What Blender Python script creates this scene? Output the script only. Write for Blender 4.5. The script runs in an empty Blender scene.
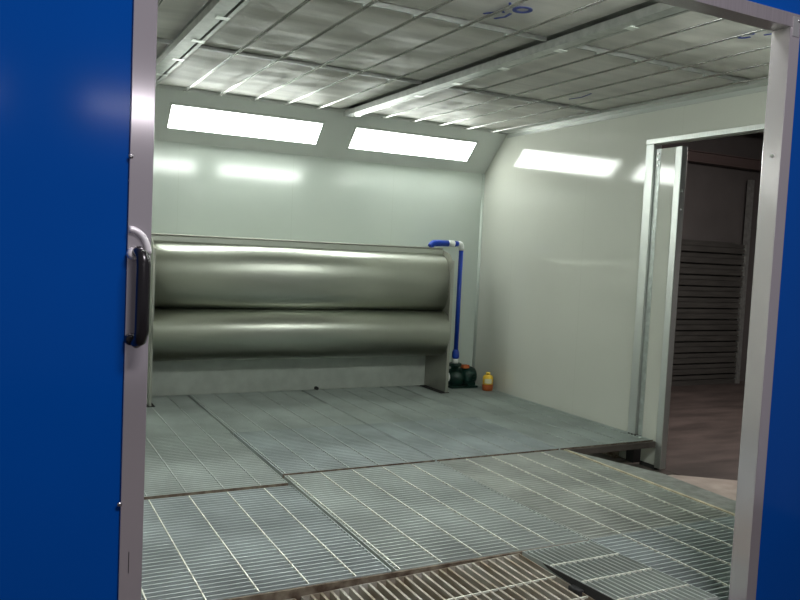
import bpy, bmesh, math, random
from mathutils import Vector, Matrix
random.seed(4)
C = bpy.context.scene.collection
sc = bpy.context.scene

# ------------------------------------------------------------------ materials
def mat(name, col, rough=.5, metal=0., bump=0., scale=(20, 20, 20), var=0., var_scale=3., spec=.5, coat=0., emit=None, aniso=0., dirt=None, axis='Z', rot=.25):
    m = bpy.data.materials.new(name); m.use_nodes = True
    nt = m.node_tree; N = nt.nodes; L = nt.links
    b = N['Principled BSDF']
    b.inputs['Base Color'].default_value = (*col, 1)
    b.inputs['Roughness'].default_value = rough
    b.inputs['Metallic'].default_value = metal
    b.inputs['Specular IOR Level'].default_value = spec
    b.inputs['Coat Weight'].default_value = coat
    b.inputs['Coat Roughness'].default_value = .12
    if aniso:
        b.inputs['Anisotropic'].default_value = aniso
        tg = N.new('ShaderNodeTangent'); tg.direction_type = 'RADIAL'; tg.axis = axis; b.inputs['Anisotropic Rotation'].default_value = rot; L.new(tg.outputs[0], b.inputs['Tangent'])
    tc = N.new('ShaderNodeTexCoord'); mp = N.new('ShaderNodeMapping')
    L.new(tc.outputs['Object'], mp.inputs[0]); mp.inputs['Scale'].default_value = scale
    if var or dirt:
        n = N.new('ShaderNodeTexNoise'); n.inputs['Scale'].default_value = var_scale; n.inputs['Detail'].default_value = 6
        L.new(mp.outputs[0], n.inputs[0])
        r = N.new('ShaderNodeValToRGB'); r.color_ramp.elements[0].position = .35; r.color_ramp.elements[1].position = .68
        c0 = dirt if dirt else tuple(c*(1-var) for c in col)
        r.color_ramp.elements[0].color = (*c0, 1)
        r.color_ramp.elements[1].color = (*[min(1, c*(1+var*.6)) for c in col], 1)
        L.new(n.outputs['Fac'], r.inputs[0]); L.new(r.outputs[0], b.inputs['Base Color'])
    if bump:
        n2 = N.new('ShaderNodeTexNoise'); n2.inputs['Scale'].default_value = var_scale*1.7; n2.inputs['Detail'].default_value = 3
        L.new(mp.outputs[0], n2.inputs[0])
        bp = N.new('ShaderNodeBump'); bp.inputs['Strength'].default_value = bump; bp.inputs['Distance'].default_value = .02
        L.new(n2.outputs['Fac'], bp.inputs['Height']); L.new(bp.outputs[0], b.inputs['Normal'])
    if emit:
        b.inputs['Emission Color'].default_value = (*emit[0], 1); b.inputs['Emission Strength'].default_value = emit[1]
    return m

def wall_mat(name, col, axis, start, step):
    """glossy sandwich panel with fine vertical joints every step metres along one axis"""
    m = mat(name, col, rough=.09, var=.04, var_scale=.8, scale=(1, 1, 1), spec=.7, bump=.004)
    nt = m.node_tree; N = nt.nodes; L = nt.links; b = N['Principled BSDF']
    tc = N.new('ShaderNodeTexCoord'); sx = N.new('ShaderNodeSeparateXYZ'); L.new(tc.outputs['Object'], sx.inputs[0])
    def M(op, a, v=None):
        n = N.new('ShaderNodeMath'); n.operation = op; L.new(a, n.inputs[0])
        if v is not None: n.inputs[1].default_value = v
        return n.outputs[0]
    t = M('SUBTRACT', sx.outputs[axis], start); t = M('DIVIDE', t, step); t = M('FRACT', t)
    t = M('SUBTRACT', t, .5); t = M('ABSOLUTE', t); t = M('GREATER_THAN', t, .5-.0018/step)
    mix = N.new('ShaderNodeMix'); mix.data_type = 'RGBA'
    L.new(t, mix.inputs[0]); src = b.inputs['Base Color'].links[0].from_socket
    L.new(src, mix.inputs[6]); mix.inputs[7].default_value = (col[0]*.9, col[1]*.9, col[2]*.88, 1)
    L.new(mix.outputs[2], b.inputs['Base Color'])
    return m

WALL = (.61, .625, .56)
M = {}
M['wall_y'] = wall_mat('white_panel_side', (.57, .58, .52), 1, 5.91, 1.15)
M['wall_x'] = wall_mat('white_panel_back', (.56, .62, .565), 0, 1.55, 1.15)
M['soffit'] = mat('soffit_panel', (.60, .63, .595), rough=.35, var=.05, var_scale=1.5, scale=(1, 1, 1))
M['blue'] = mat('blue_coated_steel', (.0, .068, .35), rough=.13, spec=.14, var=.05, var_scale=1.2, scale=(1, 1, 1), bump=.01)
M['alu'] = mat('brushed_aluminium', (.60, .56, .58), rough=.33, metal=.75, var=.08, var_scale=2, scale=(60, 60, 2), bump=.03)
M['alu_v'] = mat('upright_brushed_aluminium', (.74, .70, .72), rough=.2, metal=.72, aniso=.95, rot=0)
M['alu_wv'] = mat('upright_satin_aluminium', (.60, .62, .60), rough=.30, metal=.85, aniso=.9)
M['alu_w'] = mat('satin_aluminium', (.80, .82, .79), rough=.28, metal=.8, var=.05, var_scale=2, scale=(40, 40, 2))
M['galv'] = mat('galvanised_steel', (.60, .64, .62), rough=.42, metal=.85, var=.18, var_scale=6, scale=(3, 3, 3))
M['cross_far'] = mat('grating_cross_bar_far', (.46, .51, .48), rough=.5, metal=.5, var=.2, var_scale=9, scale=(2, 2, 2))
M['plate'] = mat('pale_steel_plate', (.50, .53, .49), rough=.4, metal=.25, var=.1, var_scale=4, scale=(2, 2, 2))
M['rod'] = mat('zinc_rod', (.50, .50, .48), rough=.2, metal=1.)
M['rail'] = mat('dull_galvanised_rail', (.44, .45, .43), rough=.4, metal=.75, var=.15, var_scale=6, scale=(3, 3, 3))
M['bar_cool'] = mat('grating_bar_cool', (.49, .55, .545), rough=.45, metal=.45, var=.25, var_scale=1.6, scale=(1.2, 1.2, 1))
M['bar_warm'] = mat('grating_bar_warm', (.52, .555, .51), rough=.45, metal=.45, var=.25, var_scale=1.8, scale=(1.2, 1.2, 1))
M['bar'] = mat('grating_bar', (.52, .575, .545), rough=.45, metal=.45, var=.22, var_scale=1.4, scale=(1.2, 1.2, 1))
M['bar2'] = mat('grating_bar_rusty', (.50, .49, .44), rough=.5, metal=.4, var=.2, var_scale=4, scale=(2, 1, 3), dirt=(.30, .25, .18))
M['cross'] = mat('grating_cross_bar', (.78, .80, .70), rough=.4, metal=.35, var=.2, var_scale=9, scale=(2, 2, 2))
M['rust'] = mat('rusty_edge', (.20, .17, .125), rough=.7, metal=.2, var=.3, var_scale=8, scale=(2, 2, 2), dirt=(.07, .045, .028))
M['gold'] = mat('weathered_edge_angle', (.50, .46, .32), rough=.5, metal=.4, var=.3, var_scale=6, scale=(2, 2, 2))
M['steel'] = mat('stainless_steel', (.58, .60, .535), rough=.40, metal=1., var=.10, var_scale=1.2, scale=(.5, 3, 3), aniso=.8, axis='X', rot=.25)
M['steel_d'] = mat('dull_steel', (.42, .42, .37), rough=.45, metal=.7, var=.15, var_scale=3, scale=(1, 1, 1))
M['filter'] = mat('filter_cloth', (.68, .66, .62), spec=.35, rough=.52, var=.16, var_scale=2.2, scale=(.5, 3.2, 1), bump=.22)
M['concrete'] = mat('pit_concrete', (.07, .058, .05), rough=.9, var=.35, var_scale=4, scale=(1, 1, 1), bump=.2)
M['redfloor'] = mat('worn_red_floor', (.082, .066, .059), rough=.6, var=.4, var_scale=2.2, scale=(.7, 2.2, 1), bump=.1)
M['sill'] = mat('pale_concrete', (.37, .32, .28), rough=.8, var=.2, var_scale=5, scale=(1, 1, 1))  # paler tone for the floor patch at the side doorway
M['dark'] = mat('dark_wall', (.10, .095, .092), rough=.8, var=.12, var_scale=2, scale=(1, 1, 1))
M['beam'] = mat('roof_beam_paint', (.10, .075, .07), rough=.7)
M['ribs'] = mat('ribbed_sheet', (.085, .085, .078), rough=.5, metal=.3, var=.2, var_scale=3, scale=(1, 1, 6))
M['black'] = mat('black_plastic', (.012, .011, .012), rough=.22, spec=.6)
M['chrome'] = mat('polished_metal', (.85, .82, .82), rough=.12, metal=1.)
M['strip'] = mat('mount_and_glint_white', (.92, .90, .91), rough=.4, metal=.3)
M['trim_paint'] = mat('trim_paint', (.50, .52, .49), rough=.22, metal=.2)
M['screw'] = mat('screw_metal', (.6, .6, .6), rough=.3, metal=1.)
M['pipe'] = mat('blue_plastic_pipe', (.004, .045, .40), rough=.3)
M['white'] = mat('white_plastic', (.80, .82, .80), rough=.35)
M['pump'] = mat('green_pump_enamel', (.004, .030, .022), rough=.35)
M['orange'] = mat('orange_plastic', (.55, .13, .03), rough=.45)
M['yellow'] = mat('yellow_plastic', (.95, .62, .05), rough=.35)
M['label'] = mat('paper_label', (.80, .74, .50), rough=.6)
M['ink'] = mat('blue_marker', (.03, .05, .25), rough=.7)
M['gap'] = mat('rubber_and_shade_black', (.02, .02, .02), rough=.7)  # rubber seal and dark parts, also painted shade
M['lamp'] = mat('lamp_diffuser', (.9, .9, .9), rough=.4, emit=((.94, 1., .94), 17.0))
M['checker'] = mat('worn_sheet_steel', (.20, .225, .205), rough=.5, metal=.3, var=.25, var_scale=7, scale=(2, 2, 2), bump=.3)

# ------------------------------------------------------------------ helpers
def box(bm, x0, x1, y0, y1, z0, z1):
    v = [bm.verts.new(p) for p in ((x0,y0,z0),(x1,y0,z0),(x1,y1,z0),(x0,y1,z0),(x0,y0,z1),(x1,y0,z1),(x1,y1,z1),(x0,y1,z1))]
    for f in ((0,3,2,1),(4,5,6,7),(0,1,5,4),(1,2,6,5),(2,3,7,6),(3,0,4,7)):
        bm.faces.new([v[i] for i in f])
    return v

def tube(bm, pts, r, n=14, cap=True):
    """tube through points with a radius (single or per point)"""
    P = [Vector(p) for p in pts]; R = r if isinstance(r, (list, tuple)) else [r]*len(P)
    rings = []
    d0 = (P[1]-P[0]).normalized()
    up = Vector((0,0,1)) if abs(d0.z) < .9 else Vector((0,1,0))
    s = d0.cross(up).normalized()
    for i, p in enumerate(P):
        if i == 0: d = (P[1]-P[0])
        elif i == len(P)-1: d = (P[-1]-P[-2])
        else: d = (P[i+1]-p).normalized()+(p-P[i-1]).normalized()
        if d.length < 1e-9: d = P[i+1]-P[i-1]
        d.normalize(); s = (s-d*s.dot(d)).normalized(); t = d.cross(s)
        rings.append([bm.verts.new(p+(s*math.cos(a)+t*math.sin(a))*R[i]) for a in (2*math.pi*k/n for k in range(n))])
    for a, b in zip(rings, rings[1:]):
        for k in range(n):
            f = bm.faces.new((a[k], a[(k+1)%n], b[(k+1)%n], b[k])); f.smooth = True
    if cap:
        bm.faces.new(rings[0][::-1]); bm.faces.new(rings[-1])

def arc_pts(c, r, a0, a1, n, plane='xz'):
    o = []
    for i in range(n+1):
        a = math.radians(a0+(a1-a0)*i/n); u, w = r*math.cos(a), r*math.sin(a)
        o.append((c[0]+u, c[1], c[2]+w) if plane == 'xz' else (c[0], c[1]+u, c[2]+w))
    return o

def sheet(bm, prof, x0, x1, th=.004, n=1):
    """extrude a (y, z) profile along x with thickness"""
    ps = [Vector((0, p[0], p[1])) for p in prof]; off = []
    for i, p in enumerate(ps):
        d = (ps[min(i+1, len(ps)-1)]-ps[max(i-1, 0)]).normalized(); off.append(p+Vector((0, -d.z, d.y))*th)
    def row(x, L): return [bm.verts.new((x, q.y, q.z)) for q in L]
    a, b = row(x0, ps), row(x1, ps); c, d = row(x0, off), row(x1, off)
    for i in range(len(ps)-1):
        for f in ((a[i], b[i], b[i+1], a[i+1]), (c[i], c[i+1], d[i+1], d[i])):
            bm.faces.new(f).smooth = True
        bm.faces.new((a[i], a[i+1], c[i+1], c[i])); bm.faces.new((b[i], d[i], d[i+1], b[i+1]))
    bm.faces.new((a[0], c[0], d[0], b[0])); bm.faces.new((a[-1], b[-1], d[-1], c[-1]))

def prism(bm, poly, z0, z1):
    a = [bm.verts.new((x, y, z0)) for x, y in poly]; b = [bm.verts.new((x, y, z1)) for x, y in poly]
    bm.faces.new(a[::-1]); bm.faces.new(b)
    for i in range(len(poly)):
        j = (i+1) % len(poly); bm.faces.new((a[i], a[j], b[j], b[i]))

def obj(name, bm, m, parent=None, bevel=0, world=True):
    bmesh.ops.recalc_face_normals(bm, faces=bm.faces)
    me = bpy.data.meshes.new(name); bm.to_mesh(me); bm.free()
    me.materials.append(M[m]); o = bpy.data.objects.new(name, me); C.objects.link(o)
    if bevel:
        b = o.modifiers.new('bevel', 'BEVEL'); b.width = bevel; b.segments = 2; b.limit_method = 'ANGLE'
    if parent:
        o.parent = parent
        if world: o.matrix_parent_inverse = Matrix.Translation(-parent.location)
    return o

def bx(name, m, parent, *a, bevel=0):
    bm = bmesh.new(); box(bm, *a); return obj(name, bm, m, parent, bevel)

def thing(name, label, cat, loc=(0,0,0), group=None):
    o = bpy.data.objects.new(name, None); C.objects.link(o); o.location = loc; o.empty_display_size = .1
    o['label'] = label; o['category'] = cat
    if group: o['group'] = group
    return o

def tag(o, label, cat, group=None):
    o['label'] = label; o['category'] = cat
    if group: o['group'] = group
    return o

def struct(o, label=None, cat=None):
    o['kind'] = 'structure'
    if label: o['label'] = label; o['category'] = cat
    return o

# ------------------------------------------------------------------ dimensions
XL, XR, YF, YB = -.70, 5.015, 2.28, 7.70      # inside faces of the booth
ZL = -.25                                    # floor outside and beneath the gratings
DX0, DX1, DZ = .375, 2.877, 2.49             # big door opening in the front wall

# ------------------------------------------------------------------ shell
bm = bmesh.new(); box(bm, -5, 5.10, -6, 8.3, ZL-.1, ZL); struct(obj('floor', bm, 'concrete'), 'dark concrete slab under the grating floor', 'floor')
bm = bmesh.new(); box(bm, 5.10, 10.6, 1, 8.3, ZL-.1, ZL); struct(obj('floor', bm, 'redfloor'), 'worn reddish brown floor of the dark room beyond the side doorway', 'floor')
bm = bmesh.new(); box(bm, XL-.05, XR+.05, YB, YB+.05, ZL, 3.0); struct(obj('wall_back', bm, 'wall_x'), 'glossy pale panel wall behind the water-curtain cabinet', 'wall')
bm = bmesh.new(); box(bm, XL-.05, XL, YF, YB, ZL, 3.0); struct(obj('wall_left', bm, 'wall_y'), 'pale panel wall on the left side of the booth', 'wall')
bm = bmesh.new()
box(bm, XR, XR+.05, 5.12, YB, ZL, 3.0); box(bm, XR, XR+.05, YF, 3.6, ZL, 3.0); box(bm, XR, XR+.05, 3.6, 5.12, 2.51, 3.0)
struct(obj('wall_right', bm, 'wall_y'), 'glossy pale panel wall with the side doorway', 'wall')
# front wall: blue outside, pale inside
bm = bmesh.new()
YO = 2.2
box(bm, -5, DX0-.062, YO+.004, YO+.045, ZL, 3.3); box(bm, DX1+.062, 6.5, YO+.004, YO+.045, ZL, 3.3); box(bm, DX0-.062, DX1+.062, YO+.004, YO+.045, DZ+.058, 3.3)
struct(obj('wall_front', bm, 'blue'), 'deep blue coated outer wall around the big door opening', 'wall')
bm = bmesh.new()
box(bm, XL-.05, DX0-.062, YO+.046, YF, ZL, 3.0); box(bm, DX1+.062, XR+.05, YO+.046, YF, ZL, 3.0); box(bm, DX0-.062, DX1+.062, YO+.046, YF, DZ+.06, 3.0)
struct(obj('wall_front', bm, 'wall_x'), 'pale inner lining of the front wall', 'wall')
bm = bmesh.new(); box(bm, XL-.05, XR+.05, YF, YB, 2.95, 3.0); struct(obj('ceiling', bm, 'soffit'), 'roof plate above the ceiling filters', 'ceiling')

# sloped light soffits at back and front
def soffit(yw, zb, yt, zt, nm, lab):
    bm = bmesh.new()
    s = 1 if yt < yw else -1
    p = [(yw, zb), (yt, zt), (yt, zt+.05), (yw, zb+.06)]
    a = [bm.verts.new((XL, y, z)) for y, z in p]; b = [bm.verts.new((XR, y, z)) for y, z in p]
    bm.faces.new(a); bm.faces.new(b[::-1])
    for i in range(4): bm.faces.new((a[i], b[i], b[(i+1)%4], a[(i+1)%4]))
    struct(obj(nm, bm, 'soffit'), lab, 'trim')
soffit(YB, 2.43, 7.29, 2.84, 'trim_1', 'sloped grey panel joining back wall and ceiling')
soffit(YF, 2.56, 2.56, 2.84, 'trim_2', 'sloped grey panel joining front wall and ceiling')

def light(x0, x1, yw, zb, yt, zt, s0, s1, label):
    o = Vector((0, yw, zb)); d = Vector((0, yt-yw, zt-zb)).normalized()
    n = Vector((0, -1 if yt < yw else 1, -1)).normalized()
    t = thing('light_fixture', label, 'light', ((x0+x1)/2, *(o+d*(s0+s1)/2).yz), 'lamp panels set in the sloped soffits')
    def slab(bm, xa, xb, sa, sb, h0, h1):
        v = []
        for h in (h0, h1):
            for (x, s) in ((xa, sa), (xb, sa), (xb, sb), (xa, sb)):
                q = o+d*s+n*h; v.append(bm.verts.new((x, q.y, q.z)))
        for f in ((0,3,2,1),(4,5,6,7),(0,1,5,4),(1,2,6,5),(2,3,7,6),(3,0,4,7)): bm.faces.new([v[i] for i in f])
    bm = bmesh.new(); w = .02
    slab(bm, x0-w, x1+w, s0-w, s0, .001, .012); slab(bm, x0-w, x1+w, s1, s1+w, .001, .012)
    slab(bm, x0-w, x0, s0, s1, .001, .012); slab(bm, x1, x1+w, s0, s1, .001, .012)
    obj('frame', bm, 'soffit', t)
    bm = bmesh.new(); slab(bm, x0, x1, s0, s1, .001, .007); obj('diffuser', bm, 'lamp', t)
spans = [(-.42, 1.04), (1.413, 2.88), (3.25, 4.69)]
for (a, b), w in zip(spans, ('leftmost', 'middle', 'rightmost')):
    light(a, b, YB, 2.43, 7.29, 2.84, .165, .425, f'{w} glowing lamp panel in the sloped soffit above the back wall')
for (a, b), w in zip(spans, ('left', 'middle', 'right')):
    light(a, b, YF, 2.56, 2.56, 2.84, .07, .33, f'{w} glowing lamp panel in the soffit over the big front door')

# wall / ceiling edge trims
bm = bmesh.new(); box(bm, 4.895, XR, 2.4, 7.27, 2.838, 2.86); box(bm, XR-.006, XR, 2.4, 7.27, 2.80, 2.838)
struct(obj('trim_3', bm, 'trim_paint'), 'grey metal angle between ceiling and right wall', 'trim')
bm = bmesh.new(); box(bm, XL, XL+.10, 2.4, 7.27, 2.838, 2.86)
struct(obj('trim_4', bm, 'trim_paint'), 'white metal angle between ceiling and left wall', 'trim')
bm = bmesh.new(); tube(bm, [(XR-.004, YB-.004, 0), (XR-.004, YB-.004, 2.43)], .02, 16)
struct(obj('trim_5', bm, 'wall_x'), 'rounded corner strip between back and right walls', 'trim')

# ------------------------------------------------------------------ ceiling filters, rails, rods
bays = [(-.60, 1.065, 'left'), (1.20, 3.03, 'middle'), (3.19, 4.895, 'right')]
rows = [(2.57, 4.025, 'nearest the front door'), (4.065, 5.635, 'halfway along the ceiling'), (5.675, 7.285, 'next to the back light soffit')]
panels = {}
for bi, (xa, xb, bn) in enumerate(bays):
    for ri, (ya, yb, rn) in enumerate(rows):
        bm = bmesh.new(); nx, ny = 22, 26; g = []
        for j in range(ny+1):
            r = []
            for i in range(nx+1):
                u, v = i/nx, j/ny
                e = min(u, 1-u, v, 1-v); k = min(1, e*7)
                z = 2.872-.016*k+.006*k*math.sin(v*17+1.7*math.sin(u*5+bi)+ri*2)+.003*k*math.sin(v*41+u*9)
                r.append(bm.verts.new((xa+(xb-xa)*u, ya+(yb-ya)*v, z)))
            g.append(r)
        for j in range(ny):
            for i in range(nx):
                bm.faces.new((g[j][i], g[j+1][i], g[j+1][i+1], g[j][i+1])).smooth = True
        o = obj('ceiling_filter', bm, 'filter')
        sm = o.modifiers.new('solid', 'SOLIDIFY'); sm.thickness = .02; sm.offset = 1
        tag(o, f'grey cloth ceiling filter in the {bn} bay, {rn}', 'filter', 'cloth filters of the ceiling')
        panels[(bi, ri)] = o

def stroke(pts, w, parent, name='ink_mark'):
    bm = bmesh.new(); P = [Vector((x, y, 0)) for x, y in pts]
    ring = []
    for i, p in enumerate(P):
        d = (P[min(i+1, len(P)-1)]-P[max(i-1, 0)]).normalized(); n = Vector((-d.y, d.x, 0))*w/2
        ring.append([bm.verts.new((q.x, q.y, z)) for q, z in ((p+n, 2.838), (p-n, 2.838), (p-n, 2.842), (p+n, 2.842))])
    for a, b in zip(ring, ring[1:]):
        for k in range(4): bm.faces.new((a[k], a[(k+1)%4], b[(k+1)%4], b[k]))
    bm.faces.new(ring[0]); bm.faces.new(ring[-1][::-1])
    o = obj(name, bm, 'ink', parent); o['label'] = 'blue marker writing'; return o
pf = panels[(1, 0)]
cx, cy = 2.535, 3.60
stroke([(cx+.045*math.cos(a), cy+.045*math.sin(a)) for a in [k*math.pi/8 for k in range(17)]], .022, pf)
stroke([(2.41, 3.54), (2.45, 3.60), (2.44, 3.66), (2.48, 3.70)], .014, pf)
stroke([(2.40, 3.78), (2.44, 3.72), (2.44, 3.64)], .016, pf)
stroke([(2.50, 3.82), (2.53, 3.76), (2.52, 3.69)], .016, pf)
pf = panels[(2, 0)]
stroke([(3.25, 3.02), (3.62, 3.05)], .001, pf) if False else None
px_, py_ = 3.86, 3.23
stroke([(px_+.03*math.cos(a), py_+.05*math.sin(a)) for a in [k*math.pi/6 for k in range(10)]], .018, pf)
stroke([(3.92, 3.16), (3.94, 3.08), (3.90, 3.02)], .014, pf)
stroke([(4.26, 5.03), (4.30, 5.2), (4.27, 5.32)], .010, panels[(2, 1)])

def ord_(i): return ['first', 'second', 'third', 'fourth', 'fifth', 'sixth'][i]
for y, lab in ((4.045, 'nearer the front door'), (5.655, 'nearer the back wall')):
    for xa, xb, bn in bays:
        bm = bmesh.new(); box(bm, xa-.01, xb+.01, y-.010, y+.010, 2.846, 2.850); box(bm, xa-.01, xb+.01, y-.003, y+.003, 2.850, 2.875)
        tag(obj('filter_support_bar', bm, 'rail'), f'flat crosswise filter seam bar of the {bn} ceiling bay, {lab}', 'bar', 'crosswise filter seam bars')

def rail(x0, x1, label):
    t = thing('ceiling_rail', label, 'rail', ((x0+x1)/2, 5, 2.80))
    w = x1-x0
    bm = bmesh.new(); box(bm, x0, x0+.012, 2.45, 7.27, 2.803, 2.85); box(bm, x0, x0+w*.66, 2.45, 7.27, 2.800, 2.806)
    box(bm, x0+w*.66-.006, x0+w*.66, 2.45, 7.27, 2.806, 2.85); obj('channel', bm, 'rail', t, .001)
    bx('slot_shade', 'gap', t, x0+w*.66+.0001, x0+w*.82, 2.45, 7.27, 2.835, 2.85)  # black strip stands in for the shade inside the open slot
    bm = bmesh.new(); box(bm, x0+w*.82, x1, 2.45, 7.27, 2.806, 2.812); box(bm, x0+w*.82+.0001, x0+w*.82+.005, 2.45, 7.27, 2.812, 2.85); obj('lip', bm, 'rail', t, .001)
    for k in range(8):
        y = 2.75+k*.62
        bx('connector_plate', 'alu_w', t, x0+.055, x1-.008, y, y+.055, 2.7965, 2.8)
rail(1.062, 1.205, 'wide slotted galvanised ceiling rail at upper left beside the aluminium post')
rail(3.045, 3.175, 'wide slotted galvanised ceiling rail running from header towards the lamp gap')

def rod(x, label):
    t = thing('ceiling_rod', label, 'rod', (x, 5, 2.825), 'thin galvanised rods under the ceiling filters')
    for d in (-.007, .007):
        bm = bmesh.new(); tube(bm, [(x+d, 2.45, 2.826), (x+d, 7.20, 2.826), (x+d, 7.24, 2.835)], .0045, 8); obj('wire', bm, 'rod', t)
    for y in (2.75, 4.045, 5.655, 7.1): bx('clip', 'galv', t, x-.012, x+.012, y-.010, y+.010, 2.8305, 2.8425)
for i, x in enumerate((.80, .48, .16, -.16, -.44)): rod(x, f'thin ceiling rod, {ord_(i)} to the left of the left ceiling rail')
for i, x in enumerate((1.484, 1.79, 2.11, 2.42, 2.74)): rod(x, f'thin ceiling rod, {ord_(i)} to the right of the left ceiling rail')
for i, x in enumerate((3.455, 3.785, 4.105, 4.44, 4.75)): rod(x, f'thin ceiling rod, {ord_(i)} to the right of the right ceiling rail')

# ------------------------------------------------------------------ big door frame with handle
d1 = thing('door_1', 'aluminium frame of the big door opening in the blue wall', 'door frame', (1.6, YO, ZL)); d1['kind'] = 'structure'
bx('jamb', 'alu_v', d1, DX0-.061, DX0, YO-.006, YF+.004, ZL, DZ+.001, bevel=.002)
bx('jamb', 'alu_v', d1, DX1, DX1+.061, YO-.006, YF+.004, ZL, DZ+.001, bevel=.002)
bx('lintel', 'alu', d1, DX0-.061, DX1+.061, YO-.006, YF+.004, DZ+.0015, DZ+.057, bevel=.002)
bx('corner_plate', 'alu_w', d1, DX1+.012, DX1+.052, YO-.009, YO-.006, DZ-.035, DZ+.045, bevel=.002)
def screw(x, z, p, y=YO-.006, r=.007):
    bm = bmesh.new(); tube(bm, [(x, y, z), (x, y-.002, z), (x, y-.004, z)], [r, r*.9, r*.4], 12); obj('screw', bm, 'screw', p)
screw(DX1+.045, DZ+.03, d1, YO-.009)
screw(DX0-.058, 1.716, d1); screw(DX0-.064, .776, d1); screw(DX0-.058, .25, d1)
bm = bmesh.new()
tube(bm, [(DX1+.001, 2.235, 1.97), (DX1-.004, 2.235, 1.97)], .008, 12); obj('screw', bm, 'screw', d1)
bx('scratch_slot', 'gap', d1, .3375, .3395, YO-.0068, YO-.0062, .58, .64)

yg = YO-.06
bm = bmesh.new()
pts = [(.332, YO-.012, 1.462), (.338, YO-.04, 1.466), (.345, yg, 1.455), (.348, yg-.003, 1.43), (.347, yg-.003, 1.255), (.344, yg, 1.232), (.338, YO-.04, 1.222), (.330, YO-.012, 1.224)]
tube(bm, pts, [.011, .014, .017, .0185, .0185, .017, .014, .011], 16); h = obj('pull_handle', bm, 'black', d1)
h['label'] = 'black pull handle'
def sub(name, bm, m):
    o = obj(name, bm, m); o.parent = h; bpy.context.view_layer.update(); o.matrix_parent_inverse = h.matrix_world.inverted(); return o
for z in (1.458, 1.228):
    bm = bmesh.new(); tube(bm, [(.328, YO-.0065, z), (.328, YO-.024, z), (.328, YO-.028, z)], [.017, .015, .009], 20); sub('mount', bm, 'strip' if z > 1.4 else 'black')
bm = bmesh.new()
A = [(.318+.050*math.cos(math.radians(a)), YO-.009, 1.455+.068*math.sin(math.radians(a))) for a in range(4, 93, 8)]
tube(bm, A, .009, 10); sub('glint_arc', bm, 'strip')  # pale arc modelled in place of a bright reflection on the post

# ------------------------------------------------------------------ side doorway (door_2) with its leaf
d2 = thing('door_2', 'aluminium frame of the doorway in the right wall', 'door frame', (XR, 4.4, ZL)); d2['kind'] = 'structure'
bx('jamb', 'alu_wv', d2, XR-.035, XR+.055, 5.03, 5.12, .002, 2.512, bevel=.003)
bx('shaded_jamb_foot', 'gap', d2, XR-.035, XR+.055, 5.03, 5.12, ZL, .0, bevel=.003)  # black lower jamb imitates the shade below grating level
bx('jamb', 'alu_wv', d2, XR-.035, XR+.055, 3.60, 3.68, ZL, 2.512, bevel=.003)
bx('lintel', 'alu_w', d2, XR-.04, XR+.055, 3.60, 5.12, 2.513, 2.556, bevel=.003)
lf = thing('door_leaf', 'narrow pale door leaf standing in the side doorway beside its frame', 'door', (XR+.01, 4.87, ZL+.02))
bx('panel', 'wall_y', lf, XR-.004, XR+.030, 4.80, 4.975, ZL+.035, 2.47)
bx('stile', 'alu_wv', lf, XR-.020, XR+.045, 4.73, 4.80, ZL+.02, 2.47, bevel=.004)
bx('stile', 'galv', lf, XR-.008, XR+.030, 4.975, 5.025, .0, 2.47, bevel=.002)
bx('bottom_seal', 'gap', lf, XR-.012, XR+.032, 4.80, 4.975, ZL+.001, ZL+.035)
for z in (2.33, 2.38, 2.43):
    bm = bmesh.new(); tube(bm, [(XR-.008, 5.0, z), (XR-.016, 5.0, z)], .011, 12); obj('bolt', bm, 'screw', lf)
for z in (2.10, 1.95):
    bm = bmesh.new(); tube(bm, [(XR+.01, 4.73, z), (XR+.01, 4.712, z)], .009, 12); obj('bolt', bm, 'screw', lf)

# ------------------------------------------------------------------ floor gratings
GT = -.002                      # top of the gratings
def grating(x0, x1, y0, y1, along, pitch, label, cross=None, z=GT, bar='bar', depth=.035, tilt=None, bt=.005, band='bar', cw=.008, cm='cross', gap=.009, front=False):
    cx, cy = (x0+x1)/2, (y0+y1)/2
    t = thing('floor_grating', label, 'floor grating', (cx, cy, z), 'steel gratings of the booth floor')
    X0, X1, Y0, Y1 = x0-cx, x1-cx, y0-cy, y1-cy
    g = gap
    bm = bmesh.new()
    if along == 'x':
        n = int((y1-y0-2*g)/pitch)
        for k in range(1, n+1):
            y = Y0+g+(Y1-Y0-2*g)*k/(n+1); box(bm, X0+g+.004, X1-g-.004, y-bt/2, y+bt/2, -depth, 0)
    else:
        n = int((x1-x0-2*g)/pitch)
        for k in range(1, n+1):
            x = X0+g+(X1-X0-2*g)*k/(n+1); box(bm, x-bt/2, x+bt/2, Y0+g+.004, Y1-g-.004, -depth, 0)
    obj('bearing_bars', bm, bar, t, world=False)
    for c in cross:
        bm = bmesh.new()
        if along == 'x':
            if x0+.03 < c < x1-.03: box(bm, c-cx-cw/2, c-cx+cw/2, Y0+g+.004, Y1-g-.004, -.008, .0015)
        else:
            if y0+.03 < c < y1-.03: box(bm, X0+g+.004, X1-g-.004, c-cy-cw/2, c-cy+cw/2, -.008, .0015)
        if len(bm.verts): obj('cross_bar', bm, cm, t, world=False)
        else: bm.free()
    bm = bmesh.new()
    box(bm, X0+g, X1-g, Y0+g, Y0+g+.004, -depth-.002, .0005); box(bm, X0+g, X1-g, Y1-g-.004, Y1-g, -depth-.002, .0005)
    box(bm, X0+g, X0+g+.004, Y0+g+.004, Y1-g-.004, -depth-.002, .0005); box(bm, X1-g-.004, X1-g, Y0+g+.004, Y1-g-.004, -depth-.002, .0005)
    obj('edge_band', bm, band, t, world=False)
    if front: bm = bmesh.new(); box(bm, X0+g, X1-g, Y0+g-.003, Y0+g-.0003, -depth-.002, 0); obj('front_edge', bm, 'rust', t, world=False)
    if tilt: t.rotation_euler = tilt
    return t
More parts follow.
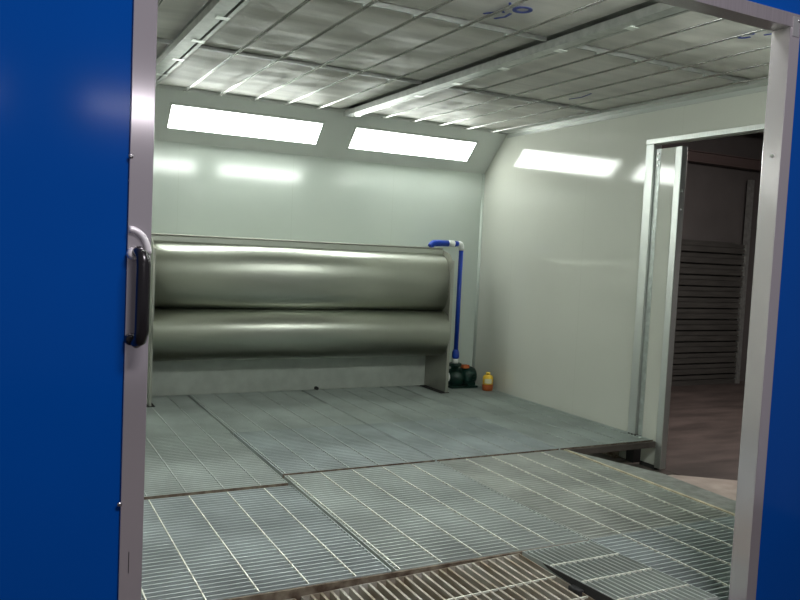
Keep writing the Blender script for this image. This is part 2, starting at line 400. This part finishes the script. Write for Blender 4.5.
XC = [-.56+.2285*k for k in range(-1, 26)]      # common cross bar lines: ... .81 1.04 1.27 1.50 ...
XC = [.809+.2291*k for k in range(-7, 19)]
cols = [(-.69, .53, 'against the left wall'), (.53, 1.695, 'second column from the left wall'), (1.695, 2.87, 'third column from the left wall'), (2.87, 4.0, 'fourth column from the left wall'), (4.0, 5.01, 'against the right wall')]
for ci, (xa, xb, cn) in enumerate(cols):
    rr = [(6.04, 7.68, 'under the cabinet'), (4.80 if ci > 1 else 4.60, 6.04, 'second row from back wall')]
    if ci < 4: rr.append((3.18, 4.80 if ci > 1 else 4.60, 'third row from back wall'))
    if ci == 3: rr.append((2.30, 3.18, 'by the right post of the big door'))
    for ri, (ya, yb, rn) in enumerate(rr):
        bmn = ('bar_cool', 'bar', 'bar_warm', 'bar', 'bar_cool')[(ci+2*ri) % 5] if ri > 0 else 'bar'
        if ri == 1: ya += .03 if ci > 1 else .035
        if ri == 2 and ci < 2: yb -= .01
        if ci == 1 and ri < 2: xb -= .006
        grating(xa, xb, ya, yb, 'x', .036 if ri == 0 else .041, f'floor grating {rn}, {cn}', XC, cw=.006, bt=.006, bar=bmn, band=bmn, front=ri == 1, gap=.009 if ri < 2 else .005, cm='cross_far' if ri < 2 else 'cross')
# nearest row: bars run front to back
YC = [2.48, 2.71, 2.94]
grating(.0, 1.20, 2.31, 3.165, 'y', .048, 'coarse rusty grating sunk behind the left door post', [2.40, 2.63, 2.86], z=-.046, bar='bar2', band='bar2', depth=.05, tilt=(0, math.radians(-.4), 0), cw=.006, bt=.012)
grating(1.21, 2.40, 2.31, 3.165, 'y', .048, 'coarse rusty grating sunk below its neighbours, left of the lifted one', [2.40, 2.63, 2.86], z=-.022, bar='bar2', band='bar2', depth=.05, tilt=(0, math.radians(-1.6), 0), cw=.006, bt=.012)
t = grating(2.405, 2.865, 2.31, 3.17, 'y', .036, 'narrow grating with one dark side, lifted at its near end', YC, z=.022, bar='bar', depth=.035, tilt=(math.radians(-3.1), 0, 0), band='bar', cw=.007)
bm = bmesh.new()
pr = [(-.425, -.078), (-.425, .001), (.245, .001), (.20, -.012)]
a = [bm.verts.new((-.2275, y, z)) for y, z in pr]; b = [bm.verts.new((-.2325, y, z)) for y, z in pr]
bm.faces.new(a); bm.faces.new(b[::-1])
for i in range(4): bm.faces.new((a[i], b[i], b[(i+1)%4], a[(i+1)%4]))
obj('side_plate', bm, 'gap', t, world=False)['label'] = 'dark side plate'
bm = bmesh.new(); box(bm, -.265, -.2335, -.07, .01, -.060, -.022); o = obj('foot_bracket', bm, 'gap', t, .006, world=False)

# supports
def joist(x, y0, y1, w, label, top=-.042):
    bm = bmesh.new(); box(bm, x-w/2, x+w/2, y0, y1, top-.008, top); box(bm, x-.004, x+.004, y0, y1, ZL+.008, top-.008); box(bm, x-w/2, x+w/2, y0, y1, ZL, ZL+.008)
    tag(obj('floor_joist', bm, 'rust'), label, 'joist', 'steel joists carrying the gratings')
for x, n in ((-.66, 'at the left wall'), (.53, 'under the joint left of the door post'), (1.695, 'under the joint below the cabinet'), (2.87, 'under the joint in mid floor'), (3.985, 'under the right edge of the near gratings')):
    joist(x, 3.2, 7.66, .06, f'rusty joist {n}')
joist(3.985, 2.31, 3.18, .06, 'short rusty joist under the grating by the right door post')
joist(2.90, 2.31, 3.18, .04, 'short rusty joist beside the lifted grating')
joist(4.97, 5.2, 7.66, .06, 'rusty joist along the right wall')
bm = bmesh.new(); box(bm, 4.03, 5.005, 4.805, 4.828, -.06, -.012); tag(obj('edge_beam', bm, 'concrete'), 'rusty steel edge strip of the back grating facing the gap at the doorway', 'beam')
bm = bmesh.new(); box(bm, -.69, 2.86, 3.168, 3.181, -.075, -.006); tag(obj('edge_beam', bm, 'rust'), 'rusty seat edge behind the sunken coarse gratings', 'beam')
bm = bmesh.new(); box(bm, 4.002, 4.026, 2.31, 4.79, -.04, .003); tag(obj('edge_angle', bm, 'gold'), 'yellowish edge angle along the right side of the near gratings', 'edging')
bm = bmesh.new(); prism(bm, [(4.028, 2.31), (4.262, 2.31), (4.255, 3.3), (4.275, 4.02), (4.20, 4.24), (4.028, 4.78)], -.008, -.001)
tag(obj('cover_plate', bm, 'checker'), 'grey steel cover plate between gratings and the side doorway', 'plate')
joist(4.22, 2.35, 4.1, .05, 'rusty joist under the cover plate', top=-.010)
bm = bmesh.new(); prism(bm, [(4.3, 3.70), (5.6, 3.70), (5.45, 4.30), (5.02, 4.62), (4.3, 4.62)], ZL, ZL+.006); struct(obj('trim_6', bm, 'sill', None, .004), 'pale concrete strip at the side doorway', 'threshold')

# ------------------------------------------------------------------ water-curtain cabinet
cb = thing('water_curtain_cabinet', 'long stainless cabinet with two curved drum-like sheets along the back wall', 'cabinet', (2.8, 7.45, 0))
CX0, CX1 = 1.245, 4.34
def curve(pts, n=10):
    """Catmull-Rom through (y, z) points"""
    P = [pts[0]]+list(pts)+[pts[-1]]; out = []
    for i in range(1, len(P)-2):
        for k in range(n):
            t = k/n; r = []
            for c in (0, 1):
                a, b, d, e = P[i-1][c], P[i][c], P[i+1][c], P[i+2][c]
                r.append(.5*((2*b)+(-a+d)*t+(2*a-5*b+4*d-e)*t*t+(-a+3*b-3*d+e)*t**3))
            out.append(tuple(r))
    out.append(pts[-1]); return out
up = curve([(7.47, 1.50), (7.39, 1.49), (7.32, 1.455), (7.26, 1.38), (7.23, 1.27), (7.225, 1.14), (7.24, 1.01), (7.28, .92), (7.33, .876)])
lo = curve([(7.335, .872), (7.27, .862), (7.20, .82), (7.155, .745), (7.14, .65), (7.155, .545), (7.21, .45), (7.31, .39), (7.48, .372), (7.60, .37)])
bm = bmesh.new(); sheet(bm, up, CX0+.012, CX1-.012, .004); obj('curved_sheet', bm, 'steel', cb)
bm = bmesh.new(); sheet(bm, lo, CX0+.012, CX1-.012, .004); obj('curved_sheet', bm, 'steel', cb)
bm = bmesh.new(); box(bm, CX0, CX1, 7.40, 7.66, 1.503, 1.509); box(bm, CX0, CX1, 7.38, 7.40, 1.485, 1.535); obj('top_trough', bm, 'steel', cb, .002)
bm = bmesh.new(); tube(bm, [(CX0+.01, 7.385, 1.545), (CX1-.01, 7.385, 1.545)], .010, 12); obj('spray_pipe', bm, 'steel_d', cb)
bx('back_plate', 'plate', cb, CX0+.012, CX1-.012, 7.645, 7.650, .002, .42)
bx('back_plate', 'steel', cb, CX0+.012, CX1-.012, 7.651, 7.656, .42, 1.503)
for x in (CX0, CX1-.008):
    bm = bmesh.new()
    pr = [(7.18, .0), (7.66, .0), (7.66, 1.53), (7.38, 1.53), (7.24, 1.49), (7.18, 1.42)]
    a = [bm.verts.new((x, y, z)) for y, z in pr]; b = [bm.verts.new((x+.008, y, z)) for y, z in pr]
    bm.faces.new(a); bm.faces.new(b[::-1])
    for i in range(len(pr)): j = (i+1) % len(pr); bm.faces.new((a[i], b[i], b[j], a[j]))
    s = obj('side_plate', bm, 'steel_d', cb)
    bx('edge_flange', 'steel_d', cb, x-.012 if x > 2 else x, x+.02, 7.165, 7.1795, .006, 1.42)
    fx = (x-.075, x+.03) if x > 2 else (x-.02, x+.05)
    bx('foot_plate', 'gap', cb, fx[0], fx[1], 7.15, 7.62, -.0005, .006)
bm = bmesh.new(); tube(bm, [(3.02, 7.60, .02), (3.02, 7.642, .02)], .018, 12); obj('drain_plug', bm, 'gap', cb)

# ------------------------------------------------------------------ pipework and pump
pp = thing('water_pipe', 'blue plastic water pipe with white fittings rising from the green pump to the cabinet top', 'pipe', (4.605, 7.45, .3))
bm = bmesh.new(); tube(bm, [(4.603, 7.45, .40), (4.603, 7.45, 1.55)], .025, 16); obj('riser', bm, 'pipe', pp)
bm = bmesh.new(); tube(bm, [(4.603, 7.45, .325), (4.603, 7.45, .345), (4.603, 7.45, .40), (4.603, 7.45, .43)], [.032, .042, .040, .026], 20); obj('lower_socket', bm, 'pipe', pp)
bm = bmesh.new(); tube(bm, [(4.603, 7.45, .275), (4.603, 7.45, .326)], .032, 20); obj('union_nut', bm, 'white', pp)
bm = bmesh.new(); tube(bm, [(4.603, 7.45, 1.535)]+arc_pts((4.573, 7.45, 1.578), .03, 0, 90, 6)+[(4.555, 7.45, 1.608)], .032, 16); obj('upper_elbow', bm, 'white', pp)
bm = bmesh.new(); tube(bm, [(4.56, 7.45, 1.608), (4.50, 7.45, 1.607)], .031, 16); obj('short_pipe', bm, 'pipe', pp)
bm = bmesh.new(); tube(bm, [(4.505, 7.45, 1.607), (4.43, 7.45, 1.606)], .036, 16); obj('coupling', bm, 'white', pp)
bm = bmesh.new(); tube(bm, [(4.435, 7.45, 1.606), (4.30, 7.45, 1.604)]+arc_pts((4.27, 7.45, 1.544), .06, 80, 175, 7)+[(4.208, 7.45, 1.552)], .035, 16); obj('cabinet_elbow', bm, 'pipe', pp)

pu = thing('water_pump', 'dark green water pump standing in the back right corner under the blue pipe', 'pump', (4.66, 7.45, 0))
bm = bmesh.new(); tube(bm, [(4.603, 7.45, .10), (4.603, 7.45, .20), (4.603, 7.45, .235), (4.603, 7.45, .24), (4.603, 7.45, .275)], [.05, .05, .045, .072, .072], 20)
tube(bm, [(4.51, 7.45, .115), (4.53, 7.45, .115), (4.535, 7.45, .115), (4.60, 7.45, .115), (4.66, 7.45, .115), (4.672, 7.45, .115)], [.075, .075, .092, .108, .108, .07], 28)
obj('volute', bm, 'pump', pu)
bm = bmesh.new(); tube(bm, [(4.665, 7.45, .13), (4.70, 7.45, .13), (4.705, 7.45, .13), (4.81, 7.45, .13), (4.84, 7.45, .13), (4.85, 7.45, .13)], [.06, .07, .102, .102, .094, .06], 28)
for k in range(20):
    a = 2*math.pi*k/20; c, s = math.cos(a), math.sin(a)
    tube(bm, [(4.71, 7.45+.102*c, .13+.102*s), (4.805, 7.45+.102*c, .13+.102*s)], .005, 6)
obj('motor', bm, 'pump', pu)
bm = bmesh.new(); box(bm, 4.66, 4.74, 7.36, 7.43, .225, .262); obj('terminal_box', bm, 'orange', pu, .006)
bm = bmesh.new(); tube(bm, [(4.512, 7.44, .125), (4.494, 7.44, .125), (4.490, 7.44, .125)], [.052, .050, .03], 20); obj('inlet_cap', bm, 'white', pu)
bm = bmesh.new(); box(bm, 4.53, 4.87, 7.37, 7.53, 0, .022); box(bm, 4.55, 4.59, 7.38, 7.52, .022, .06); box(bm, 4.74, 4.84, 7.38, 7.52, .022, .06); obj('base', bm, 'pump', pu, .003)

bt = thing('plastic_bottle', 'small yellow and orange plastic bottle on the grating by the right wall', 'bottle', (4.885, 7.20, 0))
bm = bmesh.new(); tube(bm, [(4.885, 7.20, 0), (4.885, 7.20, .008), (4.885, 7.20, .062), (4.885, 7.20, .07)], [.052, .06, .060, .058], 24); obj('base', bm, 'orange', bt)
bm = bmesh.new(); tube(bm, [(4.885, 7.20, .0705), (4.885, 7.20, .145), (4.885, 7.20, .165), (4.885, 7.20, .178)], [.058, .058, .048, .026], 24); obj('body', bm, 'yellow', bt)
bm = bmesh.new(); tube(bm, [(4.885, 7.20, .178), (4.885, 7.20, .202)], .024, 20); obj('cap', bm, 'yellow', bt)
bm = bmesh.new()
v = []
for z in (.085, .135):
    v.append([bm.verts.new((4.885+.0592*math.cos(a), 7.20+.0592*math.sin(a), z)) for a in [math.radians(200+k*10) for k in range(9)]])
for k in range(8): bm.faces.new((v[0][k], v[0][k+1], v[1][k+1], v[1][k]))
o = obj('label', bm, 'label', bt); s = o.modifiers.new('s', 'SOLIDIFY'); s.thickness = .001

# ------------------------------------------------------------------ dark room beyond the doorway
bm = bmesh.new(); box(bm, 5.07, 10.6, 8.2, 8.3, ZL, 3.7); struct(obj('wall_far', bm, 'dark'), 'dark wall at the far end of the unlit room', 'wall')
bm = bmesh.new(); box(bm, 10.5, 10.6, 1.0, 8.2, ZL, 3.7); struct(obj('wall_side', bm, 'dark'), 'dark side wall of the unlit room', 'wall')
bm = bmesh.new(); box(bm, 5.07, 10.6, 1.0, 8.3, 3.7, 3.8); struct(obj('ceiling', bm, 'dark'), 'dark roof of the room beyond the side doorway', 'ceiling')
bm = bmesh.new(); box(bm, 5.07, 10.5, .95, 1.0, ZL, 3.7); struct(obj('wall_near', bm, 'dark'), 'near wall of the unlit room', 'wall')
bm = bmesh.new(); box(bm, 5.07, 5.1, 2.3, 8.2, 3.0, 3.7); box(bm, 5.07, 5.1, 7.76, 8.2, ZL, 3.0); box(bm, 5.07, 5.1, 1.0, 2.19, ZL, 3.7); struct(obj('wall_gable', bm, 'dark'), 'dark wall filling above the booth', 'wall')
for i, (y, z, hh) in enumerate(((8.0, 2.94, .14), (7.2, 3.30, .16), (5.9, 3.30, .16))):
    bm = bmesh.new(); box(bm, 5.12, 10.48, y-.06, y+.06, z, z+.012); box(bm, 5.12, 10.48, y-.005, y+.005, z+.012, z+hh); box(bm, 5.12, 10.48, y-.06, y+.06, z+hh, z+hh+.012)
    tag(obj('roof_beam', bm, 'beam'), ['dark roof beam along the top of the far wall in the unlit room', 'dark roof beam in the unlit room, in front of the one by the far wall', 'dark roof beam of the unlit room nearest the doorway'][i], 'beam', 'roof beams of the unlit room')
bm = bmesh.new()
a = Vector((8.3, 8.0, 3.46)); 
tube(bm, [(8.0, 5.0, 3.60), (9.9, 8.05, 3.60)], .06, 8)
tag(obj('diagonal_brace', bm, 'beam'), 'dark diagonal roof brace seen through the top of the side doorway', 'beam')
rp = thing('ribbed_panel_stack', 'stack of dark ribbed metal sheets against the far wall of the unlit room', 'metal panels', (9.0, 8.1, ZL))
n = 13; hz = (1.86-(ZL))/n
bm = bmesh.new()
for k in range(n):
    z = ZL+k*hz; j = random.uniform(-.012, .012)
    box(bm, 7.4, 9.95, 8.08+j, 8.19, z+.001, z+hz*.40); box(bm, 7.4, 9.95, 8.10+j, 8.19, z+hz*.40, z+hz*.52); box(bm, 7.4, 9.95, 8.085+j, 8.19, z+hz*.52, z+hz*.86); box(bm, 7.4, 9.95, 8.15, 8.19, z+hz*.86, z+hz)
obj('sheets', bm, 'ribs', rp)
bx('end_post', 'galv', rp, 9.955, 10.02, 8.05, 8.12, ZL, 2.8)

# ------------------------------------------------------------------ lights
def area(name, loc, rot, sx, sy, e, col):
    l = bpy.data.lights.new(name, 'AREA'); l.shape = 'RECTANGLE'; l.size = sx; l.size_y = sy; l.energy = e; l.color = col
    o = bpy.data.objects.new(name, l); C.objects.link(o); o.location = loc; o.rotation_euler = rot; return o
PI = math.pi
area('front_area_light', (.95, -2.5, 2.58), (math.radians(60), 0, 0), .55, .04, 4.5, (1, .95, 1.0))
area('front_area_light', (-.42, -2.5, 2.58), (math.radians(60), 0, 0), .7, .04, 4.5, (1, .95, 1.0))
area('front_area_light', (1.2, -.8, 4.8), (math.radians(25), 0, 0), 1.6, .5, 150, (1, .94, 1.0))  # added unseen overhead fill, brightens the blue wall and posts
area('side_room_fill', (7.2, 4.6, 2.9), (math.radians(25), 0, 0), 1.2, .3, 95, (1, .88, .84))  # added fill, the dark room shows no lamp of its own

w = bpy.data.worlds.new('world'); sc.world = w; w.use_nodes = True
bg = w.node_tree.nodes['Background']; bg.inputs[0].default_value = (.50, .48, .55, 1); bg.inputs[1].default_value = .26

# ------------------------------------------------------------------ camera
cam = bpy.data.cameras.new('camera'); co = bpy.data.objects.new('camera', cam); C.objects.link(co)
yaw, pit, rol, f = .478889300, -.0625814652, .0480911320, 783.862548
fw = Vector((math.sin(yaw)*math.cos(pit), math.cos(yaw)*math.cos(pit), math.sin(pit)))
r0 = Vector((math.cos(yaw), -math.sin(yaw), 0)); u0 = r0.cross(fw)
r = r0*math.cos(rol)+u0*math.sin(rol); u = u0*math.cos(rol)-r0*math.sin(rol)
co.matrix_world = Matrix(((r.x, u.x, -fw.x, 0), (r.y, u.y, -fw.y, 0), (r.z, u.z, -fw.z, 1.5), (0, 0, 0, 1)))
cam.sensor_width = 36; cam.lens = f/800*36; cam.clip_start = .05
sc.camera = co
vs = sc.view_settings
vs.view_transform = 'Standard'; vs.look = 'None'; vs.gamma = 1; vs.use_curve_mapping = False; vs.exposure = 0
